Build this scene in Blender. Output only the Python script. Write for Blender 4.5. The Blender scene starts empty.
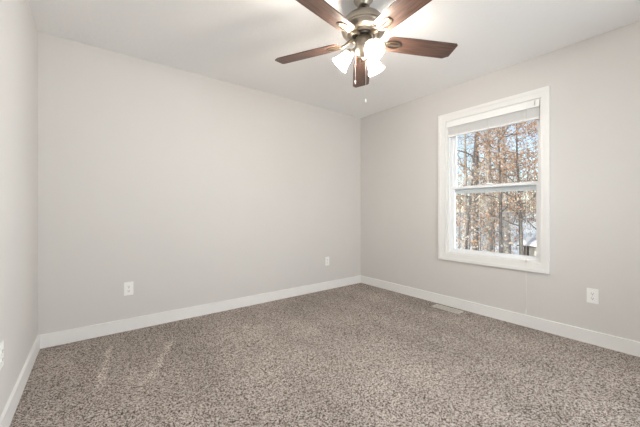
import bpy, bmesh, math, random
from mathutils import Vector, Matrix

S = bpy.context.scene
COL = S.collection
PI = math.pi

# ------------------------------------------------------------------ camera, sky, sun, lights, exposure
EYE = 1.0536
YAW = 0.65347
cam_d = bpy.data.cameras.new('camera'); cam = bpy.data.objects.new('camera', cam_d); COL.objects.link(cam)
cam.location = (0, 0, EYE); cam.rotation_euler = (PI / 2, 0, -YAW)
cam_d.sensor_width = 36; cam_d.lens = 36 * 294.94 / 640; cam_d.shift_y = -2.0 / 640
cam_d.clip_start = .02; cam_d.clip_end = 400
S.camera = cam
S.view_settings.view_transform = 'Standard'; S.view_settings.look = 'None'
S.view_settings.gamma = 1; S.view_settings.use_curve_mapping = False
S.view_settings.exposure = 0.07
S.cycles.max_bounces = 14; S.cycles.diffuse_bounces = 10; S.cycles.transparent_max_bounces = 16
S.cycles.sample_clamp_indirect = 6.0

world = bpy.data.worlds.new('sky'); S.world = world; world.use_nodes = True
wn = world.node_tree.nodes; wl = world.node_tree.links
bg = wn['Background']
sky = wn.new('ShaderNodeTexSky'); sky.sky_type = 'NISHITA'; sky.sun_disc = False
sky.sun_elevation = math.radians(22); sky.sun_rotation = math.radians(-80)
sky.air_density = 1.0; sky.dust_density = .25; sky.ozone_density = 2.0
hs = wn.new('ShaderNodeHueSaturation'); hs.inputs['Saturation'].default_value = .68
wl.new(sky.outputs[0], hs.inputs['Color']); wl.new(hs.outputs[0], bg.inputs[0]); bg.inputs[1].default_value = 0.21

def light(name, kind, loc, direction, energy, color, size=None, size_y=None):
    d = bpy.data.lights.new(name, kind); d.energy = energy; d.color = color
    o = bpy.data.objects.new(name, d); COL.objects.link(o); o.location = loc
    o.rotation_euler = Vector(direction).to_track_quat('-Z', 'Y').to_euler()
    if kind == 'AREA':
        d.shape = 'RECTANGLE'; d.size = size; d.size_y = size_y
    if kind == 'SUN':
        d.angle = size
    return o
light('winter_sun', 'SUN', (-20, 3, 12), (.86, -.16, -.50), 5.0, (1, .95, .86), .01)
# added fill light at an invented window behind the camera's right shoulder
light('fill_at_added_side_window', 'AREA', (3.85, -.62, .70), (-1, .25, .34), 270, (.91, .955, 1.0), 1.7, 1.7)
light('fill_at_added_rear_window', 'AREA', (1.45, -1.85, 1.2), (.1, 1, .12), 112, (.93, .96, 1.0), 1.5, 1.6)  # added fill behind an invented rear window, brightens the back wall
BULB = 1220.0

# ------------------------------------------------------------------ materials
def new_mat(name):
    m = bpy.data.materials.new(name); m.use_nodes = True
    nt = m.node_tree
    return m, nt, nt.nodes, nt.links, nt.nodes['Principled BSDF']
def ramp(n, stops):
    r = n.new('ShaderNodeValToRGB')
    while len(r.color_ramp.elements) > 1: r.color_ramp.elements.remove(r.color_ramp.elements[-1])
    e = r.color_ramp.elements[0]; e.position = stops[0][0]; e.color = (*stops[0][1], 1)
    for p_, c_ in stops[1:]:
        e = r.color_ramp.elements.new(p_); e.color = (*c_, 1)
    return r
def noise(n, l, scale, detail=2, rough=.5, vec=None):
    t = n.new('ShaderNodeTexNoise'); t.inputs['Scale'].default_value = scale
    t.inputs['Detail'].default_value = detail; t.inputs['Roughness'].default_value = rough
    if vec is not None: l.new(vec, t.inputs['Vector'])
    return t
def obj_coord(n, l, scale=(1, 1, 1), rot=(0, 0, 0)):
    tc = n.new('ShaderNodeTexCoord'); mp = n.new('ShaderNodeMapping')
    mp.inputs['Scale'].default_value = scale; mp.inputs['Rotation'].default_value = rot
    l.new(tc.outputs['Object'], mp.inputs['Vector']); return mp.outputs[0]
def bump(n, l, b, height, strength, dist):
    bp = n.new('ShaderNodeBump'); bp.inputs['Strength'].default_value = strength; bp.inputs['Distance'].default_value = dist
    l.new(height, bp.inputs['Height']); l.new(bp.outputs[0], b.inputs['Normal']); return bp

def paint(name, color, rough=.6, tex=0, tscale=180, dist=.0012, var=.0):
    m, nt, n, l, b = new_mat(name)
    b.inputs['Roughness'].default_value = rough
    b.inputs['Specular IOR Level'].default_value = .3
    v = obj_coord(n, l)
    t = noise(n, l, 1.4, 3, .6, v)
    c0 = tuple(c * (1 - var) for c in color); c1 = tuple(min(1, c * (1 + var)) for c in color)
    r = ramp(n, [(.35, c0), (.65, c1)]); l.new(t.outputs['Fac'], r.inputs[0]); l.new(r.outputs[0], b.inputs['Base Color'])
    if tex:
        t2 = noise(n, l, tscale, 3, .55, v); bump(n, l, b, t2.outputs['Fac'], tex, dist)
    return m
M = {}
M['wall'] = paint('greige_wall_paint', (.672, .653, .632), .7, .25, 160, .0012, .008)
M['white_trim'] = paint('white_trim_paint', (.85, .845, .83), .35, 0, var=.01)
M['vinyl'] = paint('white_vinyl', (.89, .90, .91), .35)
M['blind'] = paint('white_blind_slat', (.90, .90, .89), .45)
M['plate'] = paint('white_outlet_plastic', (.90, .90, .88), .3)
M['slot'] = paint('dark_outlet_slot', (.03, .03, .03), .5)
M['vent'] = paint('beige_register_metal', (.64, .60, .54), .4)
M['cord'] = paint('white_cord', (.82, .81, .78), .6)
M['door'] = paint('white_door_paint', (.78, .77, .75), .4)

def ceiling_mat():
    m, nt, n, l, b = new_mat('white_knockdown_ceiling')
    b.inputs['Base Color'].default_value = (.90, .90, .90, 1); b.inputs['Roughness'].default_value = .85
    v = obj_coord(n, l)
    t = noise(n, l, 42, 3, .55, v)
    r = ramp(n, [(.45, (0, 0, 0)), (.56, (1, 1, 1))]); l.new(t.outputs['Fac'], r.inputs[0])
    bump(n, l, b, r.outputs[0], .22, .003)
    return m
M['ceiling'] = ceiling_mat()

def carpet_mat():
    m, nt, n, l, b = new_mat('speckled_taupe_carpet')
    b.inputs['Roughness'].default_value = 1; b.inputs['Specular IOR Level'].default_value = .05
    v = obj_coord(n, l)
    # single tufts of yarn, each dyed dark, taupe or pale
    t1 = n.new('ShaderNodeTexVoronoi'); t1.inputs['Scale'].default_value = 215; l.new(v, t1.inputs['Vector'])
    t1.inputs['Randomness'].default_value = 1
    sepc = n.new('ShaderNodeSeparateColor'); l.new(t1.outputs['Color'], sepc.inputs[0])
    t0 = noise(n, l, 60, 2, .6, v)
    ad = n.new('ShaderNodeMath'); ad.operation = 'MULTIPLY_ADD'; ad.inputs[1].default_value = .9; l.new(t0.outputs['Fac'], ad.inputs[0])
    l.new(sepc.outputs[0], ad.inputs[2])
    sp = ramp(n, [(.28, (.05, .038, .031)), (.40, (.17, .138, .118)), (.50, (.36, .312, .28)), (.74, (.49, .432, .395)), (.93, (.68, .62, .575))])
    mr0 = n.new('ShaderNodeMapRange'); mr0.inputs[1].default_value = .1; mr0.inputs[2].default_value = 1.75; l.new(ad.outputs[0], mr0.inputs[0])
    l.new(mr0.outputs[0], sp.inputs[0])
    # brushed pile: broad patches and the lanes a vacuum cleaner left
    t2 = noise(n, l, 1.3, 4, .6, v)
    vm = obj_coord(n, l, (1, .16, 1), (0, 0, math.radians(-24)))
    t3 = noise(n, l, 3.6, 1, .4, vm)
    r2 = ramp(n, [(.32, (.85, .85, .85)), (.68, (1.12, 1.12, 1.12))]); l.new(t2.outputs['Fac'], r2.inputs[0])
    r3 = ramp(n, [(.40, (.95, .95, .95)), (.60, (1.04, 1.04, 1.04))]); l.new(t3.outputs['Fac'], r3.inputs[0])
    mu = n.new('ShaderNodeMix'); mu.data_type = 'RGBA'; mu.blend_type = 'MULTIPLY'; mu.inputs[0].default_value = 1
    mu.clamp_result = False
    l.new(sp.outputs[0], mu.inputs[6]); l.new(r2.outputs[0], mu.inputs[7])
    mu2 = n.new('ShaderNodeMix'); mu2.data_type = 'RGBA'; mu2.blend_type = 'MULTIPLY'; mu2.inputs[0].default_value = 1
    l.new(mu.outputs[2], mu2.inputs[6]); l.new(r3.outputs[0], mu2.inputs[7])
    last = mu2.outputs[2]
    # pale seams where neighbouring vacuum passes brushed the pile apart
    sx_ = n.new('ShaderNodeSeparateXYZ'); wob = noise(n, l, 7, 3, .6, v)
    tc = n.new('ShaderNodeTexCoord'); l.new(tc.outputs['Object'], sx_.inputs[0])
    def mth(op, a, b_=None):
        k = n.new('ShaderNodeMath'); k.operation = op
        for i_, q_ in enumerate((a, b_)):
            if q_ is None: continue
            if isinstance(q_, (int, float)): k.inputs[i_].default_value = q_
            else: l.new(q_, k.inputs[i_])
        return k.outputs[0]
    acc = None
    for (ax, ay, bx, by, amp, wd) in ((.013, 2.15, .105, 2.86, .45, .032), (.24, 2.05, .52, 2.68, .50, .036), (.70, 1.9, .86, 2.5, .14, .05), (1.15, 2.35, 1.35, 2.8, .12, .06)):
        Lg = math.hypot(bx - ax, by - ay); ux, uy = (bx - ax) / Lg, (by - ay) / Lg
        along = mth('ADD', mth('MULTIPLY', mth('SUBTRACT', sx_.outputs[0], ax), ux), mth('MULTIPLY', mth('SUBTRACT', sx_.outputs[1], ay), uy))
        across = mth('ADD', mth('MULTIPLY', mth('SUBTRACT', sx_.outputs[0], ax), -uy), mth('MULTIPLY', mth('SUBTRACT', sx_.outputs[1], ay), ux))
        across = mth('ADD', across, mth('MULTIPLY', mth('SUBTRACT', wob.outputs['Fac'], .5), .08))
        e1 = n.new('ShaderNodeMapRange'); e1.interpolation_type = 'SMOOTHSTEP'; l.new(mth('ABSOLUTE', across), e1.inputs[0])
        e1.inputs[1].default_value = 0; e1.inputs[2].default_value = wd; e1.inputs[3].default_value = amp; e1.inputs[4].default_value = 0
        e2 = n.new('ShaderNodeMapRange'); e2.interpolation_type = 'SMOOTHSTEP'; l.new(mth('ABSOLUTE', mth('SUBTRACT', along, Lg / 2)), e2.inputs[0])
        e2.inputs[1].default_value = Lg * .3; e2.inputs[2].default_value = Lg * .55; e2.inputs[3].default_value = 1; e2.inputs[4].default_value = 0
        g_ = mth('MULTIPLY', e1.outputs[0], e2.outputs[0]); acc = g_ if acc is None else mth('ADD', acc, g_)
    vm_ = n.new('ShaderNodeVectorMath'); vm_.operation = 'SCALE'; l.new(last, vm_.inputs[0]); l.new(mth('ADD', acc, 1.10), vm_.inputs['Scale'])
    l.new(vm_.outputs[0], b.inputs['Base Color'])
    bump(n, l, b, t1.outputs['Distance'], .35, .006)
    return m
M['carpet'] = carpet_mat()

def metal(name, col, rough):
    m, nt, n, l, b = new_mat(name)
    b.inputs['Base Color'].default_value = (*col, 1); b.inputs['Metallic'].default_value = 1
    t = noise(n, l, 60, 2, .5, obj_coord(n, l, (1, 1, 20)))
    mr = n.new('ShaderNodeMapRange'); mr.inputs[3].default_value = rough * .8; mr.inputs[4].default_value = rough * 1.25
    l.new(t.outputs['Fac'], mr.inputs[0]); l.new(mr.outputs[0], b.inputs['Roughness'])
    return m
M['nickel'] = metal('brushed_nickel', (.40, .355, .30), .32)
M['bracket'] = metal('antique_nickel', (.24, .20, .155), .42)
M['dark_metal'] = metal('blackened_metal', (.06, .055, .05), .4)

def wood(name, dark, mid, scale_vec, rough=.35):
    m, nt, n, l, b = new_mat(name)
    v = obj_coord(n, l, scale_vec)
    t = noise(n, l, 6, 5, .6, v)
    r = ramp(n, [(.30, dark), (.62, mid)]); l.new(t.outputs['Fac'], r.inputs[0]); l.new(r.outputs[0], b.inputs['Base Color'])
    b.inputs['Roughness'].default_value = rough
    return m
M['blade'] = wood('walnut_fan_blade', (.045, .024, .018), (.125, .068, .050), (1.2, 14, 14), .45)
M['bark'] = wood('grey_brown_bark', (.10, .09, .08), (.28, .25, .22), (8, 8, 1.5), .9)
M['pale_bark'] = wood('pale_grey_bark', (.25, .23, .21), (.52, .49, .45), (8, 8, 1.5), .9)
M['dark_bark'] = wood('dark_grey_bark', (.075, .068, .065), (.19, .17, .16), (8, 8, 1.5), .9)
M['shed_wood'] = wood('weathered_shed_boards', (.42, .39, .34), (.60, .56, .50), (12, 12, 1), .9)
M['post_wood'] = wood('dark_brown_post', (.06, .045, .035), (.13, .10, .08), (12, 12, 1), .9)

def leaf_mat(name, cols):
    m, nt, n, l, b = new_mat(name)
    g = n.new('ShaderNodeNewGeometry')
    r = ramp(n, cols); l.new(g.outputs['Random Per Island'], r.inputs[0])
    l.new(r.outputs[0], b.inputs['Base Color']); b.inputs['Roughness'].default_value = .7
    tr = n.new('ShaderNodeBsdfTranslucent'); l.new(r.outputs[0], tr.inputs[0])
    mx = n.new('ShaderNodeMixShader'); mx.inputs[0].default_value = .35
    l.new(b.outputs[0], mx.inputs[1]); l.new(tr.outputs[0], mx.inputs[2])
    l.new(mx.outputs[0], n['Material Output'].inputs[0])
    return m
M['leaf'] = leaf_mat('dry_oak_leaves', [(0, (.36, .18, .10)), (.3, (.60, .35, .20)), (.6, (.72, .46, .29)), (.82, (.70, .56, .44)), (1, (.84, .76, .68))])
M['leaf2'] = leaf_mat('dry_tan_leaves', [(0, (.32, .24, .18)), (.4, (.55, .43, .33)), (.75, (.70, .62, .53)), (1, (.82, .77, .72))])
def snow_mat():
    m, nt, n, l, b = new_mat('fresh_snow')
    b.inputs['Base Color'].default_value = (.90, .91, .93, 1); b.inputs['Roughness'].default_value = .7
    v = obj_coord(n, l); t = noise(n, l, 1.2, 5, .6, v); bump(n, l, b, t.outputs['Fac'], .6, .3)
    return m
M['snow'] = snow_mat()

def glass_mat():
    m, nt, n, l, b = new_mat('clear_window_glass'); n.remove(b)
    f = n.new('ShaderNodeFresnel'); f.inputs[0].default_value = 1.45
    t = n.new('ShaderNodeBsdfTransparent'); t.inputs[0].default_value = (.96, .975, .97, 1)
    g = n.new('ShaderNodeBsdfGlossy'); g.inputs['Roughness'].default_value = .0
    mx = n.new('ShaderNodeMixShader'); l.new(f.outputs[0], mx.inputs[0]); l.new(t.outputs[0], mx.inputs[1]); l.new(g.outputs[0], mx.inputs[2])
    l.new(mx.outputs[0], n['Material Output'].inputs[0]); return m
M['glass'] = glass_mat()
def shade_mat():
    m, nt, n, l, b = new_mat('frosted_lamp_glass'); n.remove(b)
    t = n.new('ShaderNodeBsdfTranslucent'); t.inputs[0].default_value = (1, .975, .94, 1)
    p = n.new('ShaderNodeBsdfTransparent'); p.inputs[0].default_value = (1, .97, .92, 1)
    mx = n.new('ShaderNodeMixShader'); mx.inputs[0].default_value = .58
    l.new(t.outputs[0], mx.inputs[1]); l.new(p.outputs[0], mx.inputs[2])
    e = n.new('ShaderNodeEmission'); e.inputs[0].default_value = (1, .93, .82, 1); e.inputs[1].default_value = .5
    ad = n.new('ShaderNodeAddShader'); l.new(mx.outputs[0], ad.inputs[0]); l.new(e.outputs[0], ad.inputs[1])
    l.new(ad.outputs[0], n['Material Output'].inputs[0]); return m
M['shade'] = shade_mat()
def bulb_mat():
    m, nt, n, l, b = new_mat('lit_bulb'); n.remove(b)
    e = n.new('ShaderNodeEmission'); e.inputs[0].default_value = (1, .962, .922, 1); e.inputs[1].default_value = BULB
    l.new(e.outputs[0], n['Material Output'].inputs[0]); return m
M['bulb'] = bulb_mat()

# ------------------------------------------------------------------ mesh helpers
def link(name, me, m, parent=None, smooth=False, loc=None):
    o = bpy.data.objects.new(name, me); COL.objects.link(o)
    for x in (m if isinstance(m, (list, tuple)) else [m]): me.materials.append(x)
    if smooth:
        for p_ in me.polygons: p_.use_smooth = True
    if loc is not None: o.location = loc
    if parent is not None: o.parent = parent
    return o
def obj(name, bm, m, parent=None, smooth=False, bevel=0, loc=None, auto=None):
    if bevel:
        es = [e for e in bm.edges if len(e.link_faces) == 2 and e.calc_face_angle(0) > .6]
        bmesh.ops.bevel(bm, geom=es, offset=bevel, segments=2, affect='EDGES', profile=.6)
    bmesh.ops.recalc_face_normals(bm, faces=bm.faces)
    me = bpy.data.meshes.new(name); bm.to_mesh(me); bm.free()
    o = link(name, me, m, parent, smooth, loc)
    if auto is not None:
        me.set_sharp_from_angle(angle=auto)
    return o
def box(bm, x0, x1, y0, y1, z0, z1, mtx=None):
    vs = [bm.verts.new((x, y, z)) for x in (x0, x1) for y in (y0, y1) for z in (z0, z1)]
    if mtx is not None:
        for v in vs: v.co = mtx @ v.co
    for f in ((0, 1, 3, 2), (4, 6, 7, 5), (0, 4, 5, 1), (2, 3, 7, 6), (0, 2, 6, 4), (1, 5, 7, 3)):
        bm.faces.new([vs[i] for i in f])
    return bm
def boxes(*bs):
    bm = bmesh.new()
    for b in bs: box(bm, *b)
    return bm
def lathe(bm, prof, seg=40, mtx=None, closed_ends=True):
    rings = []
    for r, z in prof:
        if r < 1e-5:
            v = bm.verts.new((0, 0, z)); rings.append([v])
        else:
            rings.append([bm.verts.new((r * math.cos(2 * PI * k / seg), r * math.sin(2 * PI * k / seg), z)) for k in range(seg)])
    for a, b in zip(rings, rings[1:]):
        for k in range(seg):
            k2 = (k + 1) % seg
            if len(a) == 1 and len(b) == 1: continue
            if len(a) == 1: bm.faces.new((a[0], b[k], b[k2]))
            elif len(b) == 1: bm.faces.new((a[k], b[0], a[k2]))
            else: bm.faces.new((a[k], b[k], b[k2], a[k2]))
    if closed_ends:
        for rg in (rings[0], rings[-1]):
            if len(rg) > 1: bm.faces.new(rg)
    if mtx is not None:
        for rg in rings:
            for v in rg: v.co = mtx @ v.co
    return bm
def tube(bm, pts, rad, seg=8, cap=True):
    pts = [Vector(p_) for p_ in pts]
    rads = rad if isinstance(rad, (list, tuple)) else [rad] * len(pts)
    rings = []; up = None
    for i, p_ in enumerate(pts):
        t = (pts[min(i + 1, len(pts) - 1)] - pts[max(i - 1, 0)]).normalized()
        if up is None:
            up = Vector((0, 0, 1)) if abs(t.z) < .9 else Vector((1, 0, 0))
        a = t.cross(up).normalized(); up = a.cross(t).normalized()
        rings.append([bm.verts.new(p_ + (a * math.cos(2 * PI * k / seg) + up * math.sin(2 * PI * k / seg)) * rads[i]) for k in range(seg)])
    for a, b in zip(rings, rings[1:]):
        for k in range(seg): bm.faces.new((a[k], a[(k + 1) % seg], b[(k + 1) % seg], b[k]))
    if cap: bm.faces.new(rings[0]); bm.faces.new(rings[-1])
    return bm
def prism(bm, outline, z0, z1, mtx=None):
    lo = [bm.verts.new((x, y, z0)) for x, y in outline]; hi = [bm.verts.new((x, y, z1)) for x, y in outline]
    n_ = len(outline)
    bm.faces.new(lo); bm.faces.new(hi)
    for i in range(n_): bm.faces.new((lo[i], lo[(i + 1) % n_], hi[(i + 1) % n_], hi[i]))
    if mtx is not None:
        for v in lo + hi: v.co = mtx @ v.co
    return bm
def tag(o, label=None, cat=None, group=None, kind=None):
    if label: o['label'] = label
    if cat: o['category'] = cat
    if group: o['group'] = group
    if kind: o['kind'] = kind
    return o
def thing(name, label, cat, loc=(0, 0, 0), rz=0, group=None):
    o = bpy.data.objects.new(name, None); COL.objects.link(o); o.location = loc; o.rotation_euler = (0, 0, rz)
    o.empty_display_size = .1
    return tag(o, label, cat, group)
def struct(name, bm, m, parent=None, bevel=0, **k):
    o = obj(name, bm, m, parent, bevel=bevel, **k); o['kind'] = 'structure'; return o
def copy_tree(o, parent=None):
    c = o.copy(); COL.objects.link(c)
    if parent is not None: c.parent = parent
    for ch in [x for x in COL.objects if x.parent == o]: copy_tree(ch, c)
    return c

# ------------------------------------------------------------------ room shell
XL, XR, YB, YF, H = -.344, 3.147, 3.112, -1.35, 2.44
T = .16
WY0, WY1, WZ0, WZ1 = .881, 1.773, .592, 2.063      # window opening in the right wall
RY0, RY1, RZ0, RZ1 = -1.05, -.05, .592, 2.063      # opening of an added window for fill light, same wall
struct('floor', boxes((XL - T, XR + T, YF - T, YB + T, -.2, 0)), M['carpet'])
struct('ceiling', boxes((XL - T, XR + T, YF - T, YB + T, H, H + .2)), M['ceiling'])
struct('wall_left', boxes((XL - T, XL, YF - T, YB + T, 0, H)), M['wall'])
struct('wall_back', boxes((XL, XR, YB, YB + T, 0, H)), M['wall'])
struct('wall_right', boxes((XR, XR + T, YF - T, RY0, 0, H), (XR, XR + T, RY1, WY0, 0, H), (XR, XR + T, WY1, YB + T, 0, H), (XR, XR + T, WY0, WY1, 0, WZ0), (XR, XR + T, WY0, WY1, WZ1, H),
    (XR, XR + T, RY0, RY1, 0, RZ0), (XR, XR + T, RY0, RY1, RZ1, H)), M['wall'])
QX0, QX1 = .95, 1.95                                 # another added window for fill light, in the wall behind the camera
struct('wall_front', boxes((XL, QX0, YF - T, YF, 0, H), (QX1, XR, YF - T, YF, 0, H), (QX0, QX1, YF - T, YF, 0, RZ0), (QX0, QX1, YF - T, YF, RZ1, H)), M['wall'])

BH = .105
def baseboard(name, x0, x1, y0, y1):
    bm = boxes((x0, x1, y0, y1, 0, BH))
    return struct(name, bm, M['white_trim'], bevel=.004)
baseboard('baseboard_left', XL, XL + .014, YF, YB)
baseboard('baseboard_back', XL + .014, XR - .014, YB - .014, YB)
baseboard('baseboard_right', XR - .014, XR, YF, YB)
baseboard('baseboard_front', XL + .014, XR - .014, YF, YF + .014)

# window casing on the right wall: flat boards, mitred look, with a raised outer back band
CY0, CY1, CZ0, CZ1 = .820, 1.856, .512, 2.143
cx = XR - .016
def casing(name, m):
    bm = bmesh.new()
    box(bm, cx, XR, CY0, WY0, CZ0, CZ1); box(bm, cx, XR, WY1, CY1, CZ0, CZ1)
    box(bm, cx, XR, WY0, WY1, WZ1, CZ1); box(bm, cx, XR, WY0, WY1, CZ0, WZ0)
    b2 = .03
    box(bm, cx - .008, cx, CY0, CY0 + b2, CZ0, CZ1); box(bm, cx - .008, cx, CY1 - b2, CY1, CZ0, CZ1)
    box(bm, cx - .008, cx, CY0 + b2, CY1 - b2, CZ1 - b2, CZ1); box(bm, cx - .008, cx, CY0 + b2, CY1 - b2, CZ0, CZ0 + b2)
    return struct(name, bm, m)
casing('trim_1', M['white_trim'])

def ring(bm, x0, x1, y0, y1, z0, z1, wl_, wr_, wb, wt):
    box(bm, x0, x1, y0, y0 + wl_, z0, z1); box(bm, x0, x1, y1 - wr_, y1, z0, z1)
    box(bm, x0, x1, y0 + wl_, y1 - wr_, z0, z0 + wb); box(bm, x0, x1, y0 + wl_, y1 - wr_, z1 - wt, z1)
    return bm
win = struct('window_1', ring(bmesh.new(), XR + .001, XR + T + .02, WY0, WY1, WZ0, WZ1, .012, .012, .014, .014), M['white_trim'])
ly0, ly1, lz0, lz1 = WY0 + .012, WY1 - .012, WZ0 + .014, WZ1 - .014
fr = ring(bmesh.new(), XR + .04, XR + .15, ly0, ly1, lz0, lz1, .012, .012, .012, .02)
obj('window_frame', fr, M['vinyl'], win, bevel=.002)
sy0, sy1 = ly0 + .012, ly1 - .012
ls = obj('lower_sash', ring(bmesh.new(), XR + .055, XR + .085, sy0, sy1, lz0 + .012, 1.330, .032, .036, .022, .027), M['vinyl'], win, bevel=.003)
us = obj('upper_sash', ring(bmesh.new(), XR + .095, XR + .125, sy0, sy1, 1.254, lz1 - .02, .032, .036, .052, .034), M['vinyl'], win, bevel=.003)
obj('glass_pane', boxes((XR + .068, XR + .072, sy0 + .03, sy1 - .03, lz0 + .030, 1.308)), M['glass'], ls)
obj('glass_pane', boxes((XR + .108, XR + .112, sy0 + .03, sy1 - .03, 1.303, lz1 - .05)), M['glass'], us)
lk = boxes((XR + .040, XR + .075, 1.30, 1.36, 1.330, 1.338), (XR + .045, XR + .056, 1.315, 1.365, 1.338, 1.347))
obj('sash_lock', lk, M['vinyl'], ls, bevel=.002)

# invented window outside the view, put in to let fill light through
bm = bmesh.new()
ring(bm, XR + .05, XR + .12, RY0, RY1, RZ0, RZ1, .06, .06, .05, .05); box(bm, XR + .05, XR + .12, RY0 + .06, RY1 - .06, 1.29, 1.335)
w2 = struct('added_window_2', bm, M['vinyl'])
obj('glass_pane', boxes((XR + .08, XR + .084, RY0 + .06, RY1 - .06, RZ0 + .05, 1.29)), M['glass'], w2)
obj('glass_pane', boxes((XR + .08, XR + .084, RY0 + .06, RY1 - .06, 1.335, RZ1 - .05)), M['glass'], w2)
q = .078
struct('added_trim_2', ring(bmesh.new(), cx, XR, RY0 - q, RY1 + q, RZ0 - q, RZ1 + q, q, q, q, q), M['white_trim'])
def swap(bm):
    for v in bm.verts: v.co = (v.co.y, YF + XR - v.co.x, v.co.z)
    return bm
bm = bmesh.new(); ring(bm, XR + .05, XR + .12, QX0, QX1, RZ0, RZ1, .06, .06, .05, .05); box(bm, XR + .05, XR + .12, QX0 + .06, QX1 - .06, 1.29, 1.335)  # invented rear window, out of view, lets the rear fill light in
w3 = struct('added_window_3', swap(bm), M['vinyl'])
obj('glass_pane', boxes((QX0 + .06, QX1 - .06, YF - .084, YF - .08, RZ0 + .05, 1.29)), M['glass'], w3)
obj('glass_pane', boxes((QX0 + .06, QX1 - .06, YF - .084, YF - .08, 1.335, RZ1 - .05)), M['glass'], w3)
struct('added_trim_3', swap(ring(bmesh.new(), cx, XR, QX0 - q, QX1 + q, RZ0 - q, RZ1 + q, q, q, q, q)), M['white_trim'])

# ------------------------------------------------------------------ blind pulled all the way up
bl = thing('window_blind', 'white slatted blind pulled fully up at the top of the window', 'blind', (XR, (WY0 + WY1) / 2, 1.96))
BX, BY, BZ = bl.location
def bb(name, bs, m, bev=.0, parent=bl):
    bm = bmesh.new()
    for b in bs: box(bm, b[0] - BX, b[1] - BX, b[2] - BY, b[3] - BY, b[4] - BZ, b[5] - BZ)
    return obj(name, bm, m, parent, bevel=bev)
vy0, vy1 = ly0 + .001, ly1 - .001
bb('valance', [(XR - .014, XR - .004, vy0, vy1, 1.996, lz1 - .001), (XR - .020, XR - .002, vy0, vy1, 1.988, 1.996)], M['blind'], .002)
bb('headrail', [(XR - .003, XR + .037, vy0, vy1, 2.002, lz1 - .002)], M['blind'], .001)
nsl = 18; z0s, z1s = 1.905, 2.000
sl = []
for k in range(nsl):
    z = z0s + (z1s - z0s) * (k + .5) / nsl
    sl.append((XR + .005, XR + .032, vy0 + .004, vy1 - .004, z - .0017, z + .0012))
bb('slat_stack', sl, M['blind'])
bb('bottom_rail', [(XR + .003, XR + .034, vy0 + .004, vy1 - .004, 1.886, 1.903)], M['blind'], .003)
for fy in (.15, .5, .85):
    y = vy0 + fy * (vy1 - vy0)
    bb('ladder_tape', [(XR + .0015, XR + .0035, y - .004, y + .004, 1.888, 2.002)], M['cord'])
# tilter hook in front of the valance, near its right end
bm = bmesh.new(); tube(bm, [(XR - .021 - BX, .925 - BY, 2.045 - BZ), (XR - .026 - BX, .925 - BY, 2.03 - BZ), (XR - .024 - BX, .925 - BY, 2.005 - BZ)], .0035, 8)
hk = obj('tilter_hook', bm, M['vent'], bl, smooth=True)
# pull cord: down in front of the glass, over the casing and down the wall
cy_ = .992
bm = bmesh.new()
pts = [(XR - .0175, cy_, 2.01), (XR - .018, cy_, 1.5), (XR - .022, cy_, .64), (XR - .0285, cy_, .565), (XR - .0275, cy_, .50), (XR - .02, cy_, .42), (XR - .017, cy_, .16)]
tube(bm, [(a - BX, b - BY, c - BZ) for a, b, c in pts],  .0015, 6)
cd = obj('pull_cord', bm, M['cord'], bl, smooth=True)
bm = bmesh.new(); lathe(bm, [(.002, .045), (.004, .04), (.0075, .0), (.006, -.004), (0, -.005)], 12, Matrix.Translation((XR - .0225 - BX, cy_ - BY, .120 - BZ)))
obj('tassel', bm, M['cord'], cd, smooth=True)
bm = bmesh.new(); lathe(bm, [(.0, .018), (.006, .016), (.0075, .0), (.006, -.016), (0, -.018)], 12, Matrix.Translation((XR - .026 - BX, cy_ - BY, .605 - BZ)))
obj('cord_joiner', bm, M['cord'], cd, smooth=True)

# ------------------------------------------------------------------ outlets
def make_outlet(label):
    t = thing('wall_outlet', label, 'outlet', group='white duplex outlets')      # built facing -Y, back at y = 0
    bm = boxes((-.035, .035, -.006, 0, -.0575, .0575)); obj('cover_plate', bm, M['plate'], t, bevel=.002)
    for s in (-1, 1):
        bm = bmesh.new()
        out = [(.0165 * math.cos(a) if abs(math.cos(a)) < .8 else math.copysign(.0145, math.cos(a)), .0140 * math.sin(a)) for a in [2 * PI * k / 24 for k in range(24)]]
        prism(bm, out, 0, .003, Matrix.Translation((0, -.006, s * .0195)) @ Matrix.Rotation(PI / 2, 4, 'X'))
        f = obj('receptacle', bm, M['plate'], t)
        bm = boxes((-.0075, -.0052, -.0095, -.0088, s * .0195 - .001, s * .0195 + .007), (.0052, .0075, -.0095, -.0088, s * .0195 - .001, s * .0195 + .006))
        box(bm, -.0025, .0025, -.0095, -.0088, s * .0195 - .009, s * .0195 - .004)
        obj('slots', bm, M['slot'], f)
    bm = bmesh.new(); lathe(bm, [(.003, 0), (.003, .001), (0, .0015)], 10, Matrix.Translation((0, -.006, 0)) @ Matrix.Rotation(PI / 2, 4, 'X'))
    obj('screw', bm, M['vent'], t)
    return t
o1 = make_outlet('white duplex outlet low on the long wall, nearer the left corner')
o1.location = (.244, YB, .370)
for lab, loc, rz in (('small white outlet on the long wall, near the far room corner', (2.502, YB, .382), 0),
                     ('white outlet on the window wall, right of the window', (XR, .544, .383), -PI / 2),
                     ('white outlet cut off by the picture edge on the left wall', (XL, 1.972, .39), PI / 2)):
    c = copy_tree(o1); c.location = loc; c.rotation_euler = (0, 0, rz); c['label'] = lab

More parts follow.
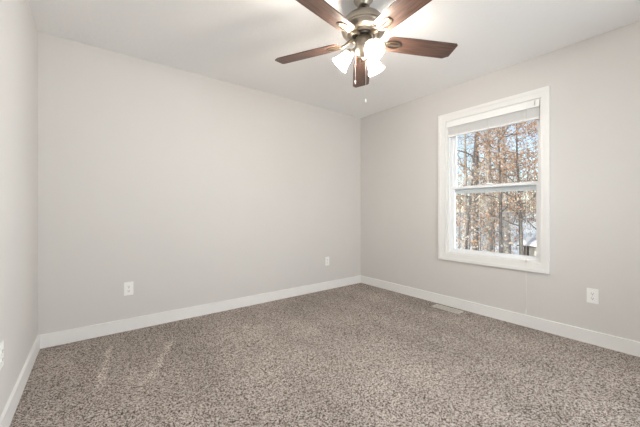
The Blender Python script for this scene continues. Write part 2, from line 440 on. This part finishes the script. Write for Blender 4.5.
# ------------------------------------------------------------------ floor register
rg = thing('floor_register', 'beige metal floor register set in the carpet below the window', 'vent', (3.02, 1.69, 0))
bm = bmesh.new(); ring(bm, -.055, .055, -.15, .15, .0005, .007, .012, .012, .004, .0)
bm.free(); bm = bmesh.new()
for a in ((-.055, -.043, -.15, .15), (.043, .055, -.15, .15), (-.043, .043, -.15, -.136), (-.043, .043, .136, .15), (-.003, .003, -.136, .136)):
    box(bm, a[0], a[1], a[2], a[3], .0005, .009)
obj('frame', bm, M['vent'], rg)
bm = bmesh.new()
for k in range(17):
    y = -.128 + k * .016
    for x0 in (-.042, .004): box(bm, x0, x0 + .038, y - .0022, y + .0022, .001, .006)
obj('grille', bm, M['vent'], rg)
obj('duct_opening', boxes((-.043, .043, -.136, .136, .0004, .0009)), M['slot'], rg)

# ------------------------------------------------------------------ ceiling fan
FX, FY = 1.400, 1.361
fan = thing('ceiling_fan', 'brushed nickel ceiling fan with five dark wood blades and three lit shades', 'ceiling fan', (FX, FY, H))
def zz(prof): return [(r, z - H) for r, z in prof]
bm = bmesh.new(); lathe(bm, zz([(.064, 2.44), (.063, 2.434), (.050, 2.420), (.043, 2.405), (.038, 2.392), (.020, 2.387)]))
obj('canopy', bm, M['nickel'], fan, smooth=True, auto=.6)
bm = bmesh.new(); lathe(bm, zz([(.017, 2.395), (.017, 2.33)]), 20)
obj('downrod', bm, M['dark_metal'], fan, smooth=True, auto=.6)
bm = bmesh.new(); lathe(bm, zz([(.020, 2.352), (.024, 2.342), (.060, 2.339), (.092, 2.329), (.116, 2.313), (.134, 2.290), (.143, 2.264), (.145, 2.254), (.140, 2.250), (.140, 2.243), (.144, 2.239), (.139, 2.226), (.125, 2.212), (.106, 2.206), (.098, 2.214), (.082, 2.214), (.078, 2.204), (.066, 2.202)]), 56)
mh = obj('motor_housing', bm, M['nickel'], fan, smooth=True, auto=.7)
bm = bmesh.new(); lathe(bm, zz([(.070, 2.209), (.072, 2.200), (.066, 2.190), (.048, 2.188)]), 40)
obj('flywheel', bm, M['dark_metal'], fan, smooth=True, auto=.6)
bm = bmesh.new(); lathe(bm, zz([(.048, 2.190), (.052, 2.180), (.052, 2.135), (.060, 2.128), (.060, 2.112), (.050, 2.100), (.040, 2.078), (.022, 2.066), (.010, 2.060), (.007, 2.050), (0, 2.046)]), 40)
obj('switch_housing', bm, M['nickel'], fan, smooth=True, auto=.7)

BLZ = 2.172
def blade_outline():
    half = [(.165, .046), (.185, .060), (.30, .066), (.50, .069), (.618, .070), (.655, .045)]
    up = [(x, y) for x, y in half]; dn = [(.655, -.060), (.642, -.070), (.50, -.069), (.30, -.066), (.185, -.060), (.165, -.046)]
    return up + dn
blade_me = None
for k in range(5):
    a = math.radians(46.2 + 72 * k)
    if k == 0:
        bm = bmesh.new(); prism(bm, blade_outline(), -.003, .003)
        blade = obj('blade', bm, M['blade'], fan, bevel=.0012)
        bm = bmesh.new()
        # bracket: arm from the flywheel, ending in an open oval loop screwed under the blade
        tube(bm, [(.055, 0, .022), (.09, 0, .016), (.125, 0, -.006), (.150, 0, -.010)], [.011, .012, .013, .012], 10)
        N = 28; cx0, ra, rb = .205, .058, .034
        loop = [(cx0 + ra * math.cos(2 * PI * i / N), rb * math.sin(2 * PI * i / N)) for i in range(N)]
        inner = [(cx0 + (ra - .013) * math.cos(2 * PI * i / N), (rb - .012) * math.sin(2 * PI * i / N)) for i in range(N)]
        vo = [[bm.verts.new((x, y, z)) for x, y in pl] for pl, z in ((loop, -.004), (loop, -.009), (inner, -.011), (inner, -.004))]
        for A, B in ((0, 1), (1, 2), (2, 3), (3, 0)):
            for i in range(N): bm.faces.new((vo[A][i], vo[A][(i + 1) % N], vo[B][(i + 1) % N], vo[B][i]))
        tube(bm, [(.148, 0, -.009), (.20, 0, -.009), (.252, 0, -.008)], [.007, .005, .006], 8)
        obj('blade_bracket', bm, M['bracket'], blade, smooth=True, auto=.8)
        for x, y in ((.175, .018), (.175, -.018), (.235, 0)):
            bm = bmesh.new(); lathe(bm, [(.004, -.0085), (.004, -.0115), (0, -.0125)], 10, Matrix.Translation((x, y, 0)))
            obj('screw', bm, M['nickel'], blade)
    else:
        blade = blade0.copy(); COL.objects.link(blade)
        for ch in kids0:
            c = ch.copy(); COL.objects.link(c); c.parent = blade
    if k == 0:
        blade0 = blade; kids0 = [x for x in COL.objects if x.parent == blade0]
    blade.location = (0, 0, BLZ - H)
    blade.rotation_euler = (Matrix.Rotation(a, 4, 'Z') @ Matrix.Rotation(math.radians(1.8 if k == 0 else 0), 4, 'Y') @ Matrix.Rotation(math.radians(-12), 4, 'X')).to_euler()

for k, ph in enumerate((250, 10, 130)):
    a = math.radians(ph)
    if k == 0:
        bm = bmesh.new()
        tube(bm, [(.045, 0, 2.120 - H), (.060, 0, 2.124 - H), (.075, 0, 2.116 - H), (.083, 0, 2.104 - H)], .009, 10)
        arm = obj('light_arm', bm, M['nickel'], fan, smooth=True)
        ax = Vector((.70, 0, -.714)).normalized()
        R = ax.to_track_quat('Z', 'X').to_matrix().to_4x4()
        base = Matrix.Translation((.078, 0, 2.110 - H)) @ R
        bm = bmesh.new(); lathe(bm, [(.010, -.004), (.026, 0), (.029, .012), (.027, .024), (.020, .026)], 28, base)
        obj('socket_cup', bm, M['nickel'], arm, smooth=True, auto=.7)
        bm = bmesh.new()
        prof = [(.026, .018), (.032, .030), (.037, .050), (.042, .075), (.050, .098), (.061, .116), (.060, .1175), (.047, .100), (.039, .075), (.034, .050), (.029, .030), (.024, .020)]
        lathe(bm, prof, 36, base, False)
        obj('lamp_shade', bm, M['shade'], arm, smooth=True)['label'] = 'lit frosted glass bell shade'
        bm = bmesh.new(); lathe(bm, [(0, .090), (.012, .086), (.021, .075), (.022, .064), (.014, .046), (.011, .030), (.011, .024)], 20, base)
        obj('bulb', bm, M['bulb'], arm, smooth=True)
        arm0 = arm; akids = [x for x in COL.objects if x.parent == arm0]
    else:
        arm = arm0.copy(); COL.objects.link(arm)
        for ch in akids:
            c = ch.copy(); COL.objects.link(c); c.parent = arm
    arm.rotation_euler = (0, 0, a)
for (dx, dy), zb in (((-.046, .018), 1.905), ((-.026, -.044), 1.768)):
    bm = bmesh.new(); tube(bm, [(dx, dy, 2.135 - H), (dx * 1.15, dy * 1.15, 2.12 - H), (dx * 1.15, dy * 1.15, zb - H)], .0014, 6)
    ch_ = obj('pull_chain', bm, M['cord'], fan, smooth=True)
    bm = bmesh.new(); lathe(bm, [(0, .0), (.003, -.003), (.0038, -.018), (.002, -.024), (0, -.025)], 12, Matrix.Translation((dx * 1.15, dy * 1.15, zb - H)))
    obj('chain_fob', bm, M['cord'], ch_, smooth=True)

# ------------------------------------------------------------------ outdoors: snowy yard and winter woods
GZ = -1.2
def ground():
    bm = bmesh.new(); nx, ny = 40, 50
    rnd = random.Random(3)
    vs = []
    for i in range(nx + 1):
        for j in range(ny + 1):
            x = 3.6 + 90 * (i / nx) ** 1.6; y = -45 + 110 * j / ny
            z = GZ + .05 * math.sin(x * .7 + y * .4) + .04 * rnd.random() + max(0, x - 24) * .03
            vs.append(bm.verts.new((x, y, z)))
    for i in range(nx):
        for j in range(ny):
            a = i * (ny + 1) + j; bm.faces.new((vs[a], vs[a + ny + 1], vs[a + ny + 2], vs[a + 1]))
    return bm
g_ = struct('ground', ground(), M['snow'], smooth=True)
def gz(x): return GZ + max(0, x - 24) * .03

SH = Vector((math.cos(YAW + 0), -math.sin(YAW), 0))
def at(u, d):
    r = (u - 320) / 294.94
    return (d * (r * math.cos(YAW) + math.sin(YAW)), d * (-r * math.sin(YAW) + math.cos(YAW)))

class TM:
    def __init__(s): s.v = []; s.f = []
    def tube(s, pts, rads, seg):
        rings = []; up = None
        for i, p_ in enumerate(pts):
            t = (pts[min(i + 1, len(pts) - 1)] - pts[max(i - 1, 0)]).normalized()
            if up is None: up = Vector((1, 0, 0)) if abs(t.x) < .8 else Vector((0, 1, 0))
            a = t.cross(up).normalized(); up = a.cross(t).normalized()
            b = len(s.v); rings.append(b)
            for k in range(seg):
                s.v.append(tuple(p_ + (a * math.cos(2 * PI * k / seg) + up * math.sin(2 * PI * k / seg)) * rads[i]))
        for A, B in zip(rings, rings[1:]):
            for k in range(seg):
                k2 = (k + 1) % seg; s.f.append((A + k, A + k2, B + k2, B + k))
    def leaf(s, p_, d, w, size):
        b = len(s.v); n_ = d.cross(w).normalized() * size * .16
        s.v += [tuple(p_), tuple(p_ + d * size * .5 + w * size * .32 + n_), tuple(p_ + d * size), tuple(p_ + d * size * .5 - w * size * .32 + n_)]
        s.f += [(b, b + 1, b + 2), (b, b + 2, b + 3)]
    def mesh(s, name):
        me = bpy.data.meshes.new(name); me.from_pydata(s.v, [], s.f); me.update(); return me

def rvec(rnd):
    while True:
        v = Vector((rnd.uniform(-1, 1), rnd.uniform(-1, 1), rnd.uniform(-1, 1)))
        if .05 < v.length < 1: return v.normalized()

def tree(label, u, d, height, r0, bark, leaf=None, nleaf=0, lean=(0, 0), seed=1, first=.25, spread=1.0, lsize=.078, group=None, levels=3, nb=16, cat='tree'):
    rnd = random.Random(seed)
    x, y = at(u, d); z = gz(x) - .1
    t = thing('oak_tree' if leaf else 'bare_tree', label, cat, (x, y, z), 0, group)
    w = TM(); tips = []
    n_ = 12; p_ = Vector((0, 0, 0)); tr = []; rr = []
    for i in range(n_ + 1):
        f_ = i / n_
        tr.append(Vector((lean[0] * f_ * height + .04 * math.sin(f_ * 7 + seed) * f_ * height * .2, lean[1] * f_ * height + .03 * math.cos(f_ * 6 + seed * 2) * f_ * height * .2, f_ * height)))
        rr.append(r0 * (1 - .86 * f_) * (1.35 if i == 0 else 1))
    w.tube(tr, rr, 9)
    def branch(p0, dir_, length, r, lev):
        ns = 5 if lev < 3 else 3
        pts = [p0]; rads = [r]; dd = dir_.copy()
        for i in range(ns):
            dd = (dd + rvec(rnd) * .28 + Vector((0, 0, .06))).normalized()
            pts.append(pts[-1] + dd * length / ns); rads.append(r * (1 - .8 * (i + 1) / ns))
        w.tube(pts, rads, 5 if lev == 1 else 3)
        if lev >= levels - 1:
            for q_ in pts[1:]: tips.append(q_)
        if lev < levels:
            for i in range(4 if lev == 1 else 3):
                k = rnd.randint(1, ns); q_ = pts[k]
                nd = (dd + rvec(rnd) * .95).normalized()
                branch(q_, nd, length * rnd.uniform(.4, .62), max(rads[k] * .75, .004), lev + 1)
    for i in range(nb):
        f_ = first + (1 - first) * (i + rnd.random()) / nb
        k = min(n_ - 1, int(f_ * n_)); q_ = tr[k].lerp(tr[k + 1], f_ * n_ - k)
        az = i * 2.4 + rnd.uniform(-.4, .4)
        dir_ = Vector((math.cos(az), math.sin(az), rnd.uniform(.1, .7))).normalized()
        branch(q_, dir_, height * rnd.uniform(.18, .30) * spread * (1.1 - .5 * f_), rr[k] * .42, 1)
    link('trunk', w.mesh('trunk'), bark, t, True)
    if leaf and tips:
        L = TM()
        for i in range(nleaf):
            q_ = rnd.choice(tips) + rvec(rnd) * rnd.uniform(0, .28)
            dd = (rvec(rnd) + Vector((0, 0, -.4))).normalized(); ww = dd.cross(rvec(rnd))
            if ww.length < .05: continue
            L.leaf(q_, dd, ww.normalized(), lsize * rnd.uniform(.6, 1.25))
        link('foliage', L.mesh('foliage'), leaf, t)
    return t

tree('tall straight dark trunk left of centre in the upper pane', 475.5, 13, 12, .125, M['dark_bark'], M['leaf2'], 200, (.01, 0), 4, .35, .9)
tree('thin leaning bare sapling left of the tall dark trunk', 463, 10, 7.0, .055, M['dark_bark'], None, 0, (.05, -.06), 6, .3, .7, nb=12)
tree('thick pale trunk standing left of centre in the lower pane', 489, 12, 9, .165, M['pale_bark'], M['leaf'], 1100, (.0, .0), 8, .32, .9)
tree('thick grey trunk at the left edge of the open snow', 507, 12.2, 6.0, .17, M['pale_bark'], M['leaf'], 1300, (0, .02), 11, .45, 1.2)
tree('slender dark crooked tree between the two thick trunks', 501, 10, 7.5, .06, M['dark_bark'], M['leaf'], 1300, (.02, .02), 13, .3, 1.0)
tree('leafy rust brown oak in front of the snow, right of centre', 522, 10.5, 6.2, .08, M['bark'], M['leaf'], 6500, (0, .03), 17, .26, 1.35, nb=26)
tree('rusty oak nearest the right edge of the window', 541, 12, 5.2, .08, M['bark'], M['leaf'], 4500, (0, 0), 19, .24, 1.3, nb=24)
tree('pale trunk close to the left edge of the lower pane', 465, 14, 9, .13, M['pale_bark'], M['leaf2'], 250, (.0, 0), 23, .3, .9)
woods = random.Random(7)
for i in range(20):
    u = 448 + i * 3.4 + woods.uniform(-2, 2); d = woods.uniform(17, 32)
    if u > 505: u += 6 * (i - 17); d = woods.uniform(36, 44)
    leafy = i % 2 == 0 and u > 482
    tree('slender winter tree in the distant woods behind the nearer trunks', u, d, woods.uniform(4.2, 7.0) * (1.5 if d > 35 else 1), woods.uniform(.035, .07), M[('bark', 'pale_bark', 'dark_bark')[i % 3]],
         M[('leaf2', 'leaf')[(i // 2) % 2]] if leafy else None, 800 if leafy else 0, (woods.uniform(-.06, .06), woods.uniform(-.06, .06)), 40 + i, .06, 1.1, .13,
         'distant woods', 3, 20)
for i, (u, d) in enumerate(((459, 11), (469, 9.5), (480, 10.5), (494, 11.5), (499, 13))):
    tree('low brushy sapling holding dry leaves among the tree trunks', u, d, 3.0 + .3 * (i % 3), .025, M['bark'], M[('leaf', 'leaf2')[i % 2]], 500, (.03, 0), 90 + i, .1, 1.3, .10,
         'brushy saplings', 3, 16)

for i, (u, d) in enumerate(((511, 14.5), (517, 17), (523, 19), (531, 21), (537, 18))):
    tree('thin twiggy shrub sticking out of the open snow', u, d, 1.7 + .3 * (i % 3), .018, M['dark_bark'], M['leaf2'], 90, (.04, .02), 130 + i, .06, 1.6, .07,
         'shrubs in the snow', 3, 12)

for i in range(12):
    u = 500 + i * 4.2; d = woods.uniform(40, 58)
    tree('small thin tree on the far edge of the snowy clearing', u, d, woods.uniform(4.5, 7), .07, M[('bark', 'pale_bark')[i % 2]], M['leaf2'] if i % 2 else None, 500, (0, 0), 170 + i, .02, 1.5, .22,
         'far edge of the clearing', 3, 20)

# low shed under snow, at the right edge of the yard
sx, sy = at(538.5, 11)
sd = thing('garden_shed', 'low garden shed with snow covered roof near the window right edge', 'shed', (sx, sy, GZ - .05), 0)
sd.rotation_euler = (0, 0, -math.radians(15))
obj('wall', boxes((-.35, .35, -.75, .12, 0, 1.0)), M['shed_wood'], sd)
obj('corner_post', boxes((-.42, -.30, .14, .27, 0, 1.0)), M['post_wood'], sd)
obj('roof', boxes((-.60, .60, -.95, .42, 1.0, 1.05)), M['post_wood'], sd)
bm = bmesh.new(); prism(bm, [(-.60, 1.05), (.60, 1.05), (.52, 1.20), (0, 1.33), (-.52, 1.18)], -.42, .95, Matrix.Rotation(PI / 2, 4, 'X'))
obj('snow_cap', bm, M['snow'], sd)['label'] = 'thick blue white layer of snow'
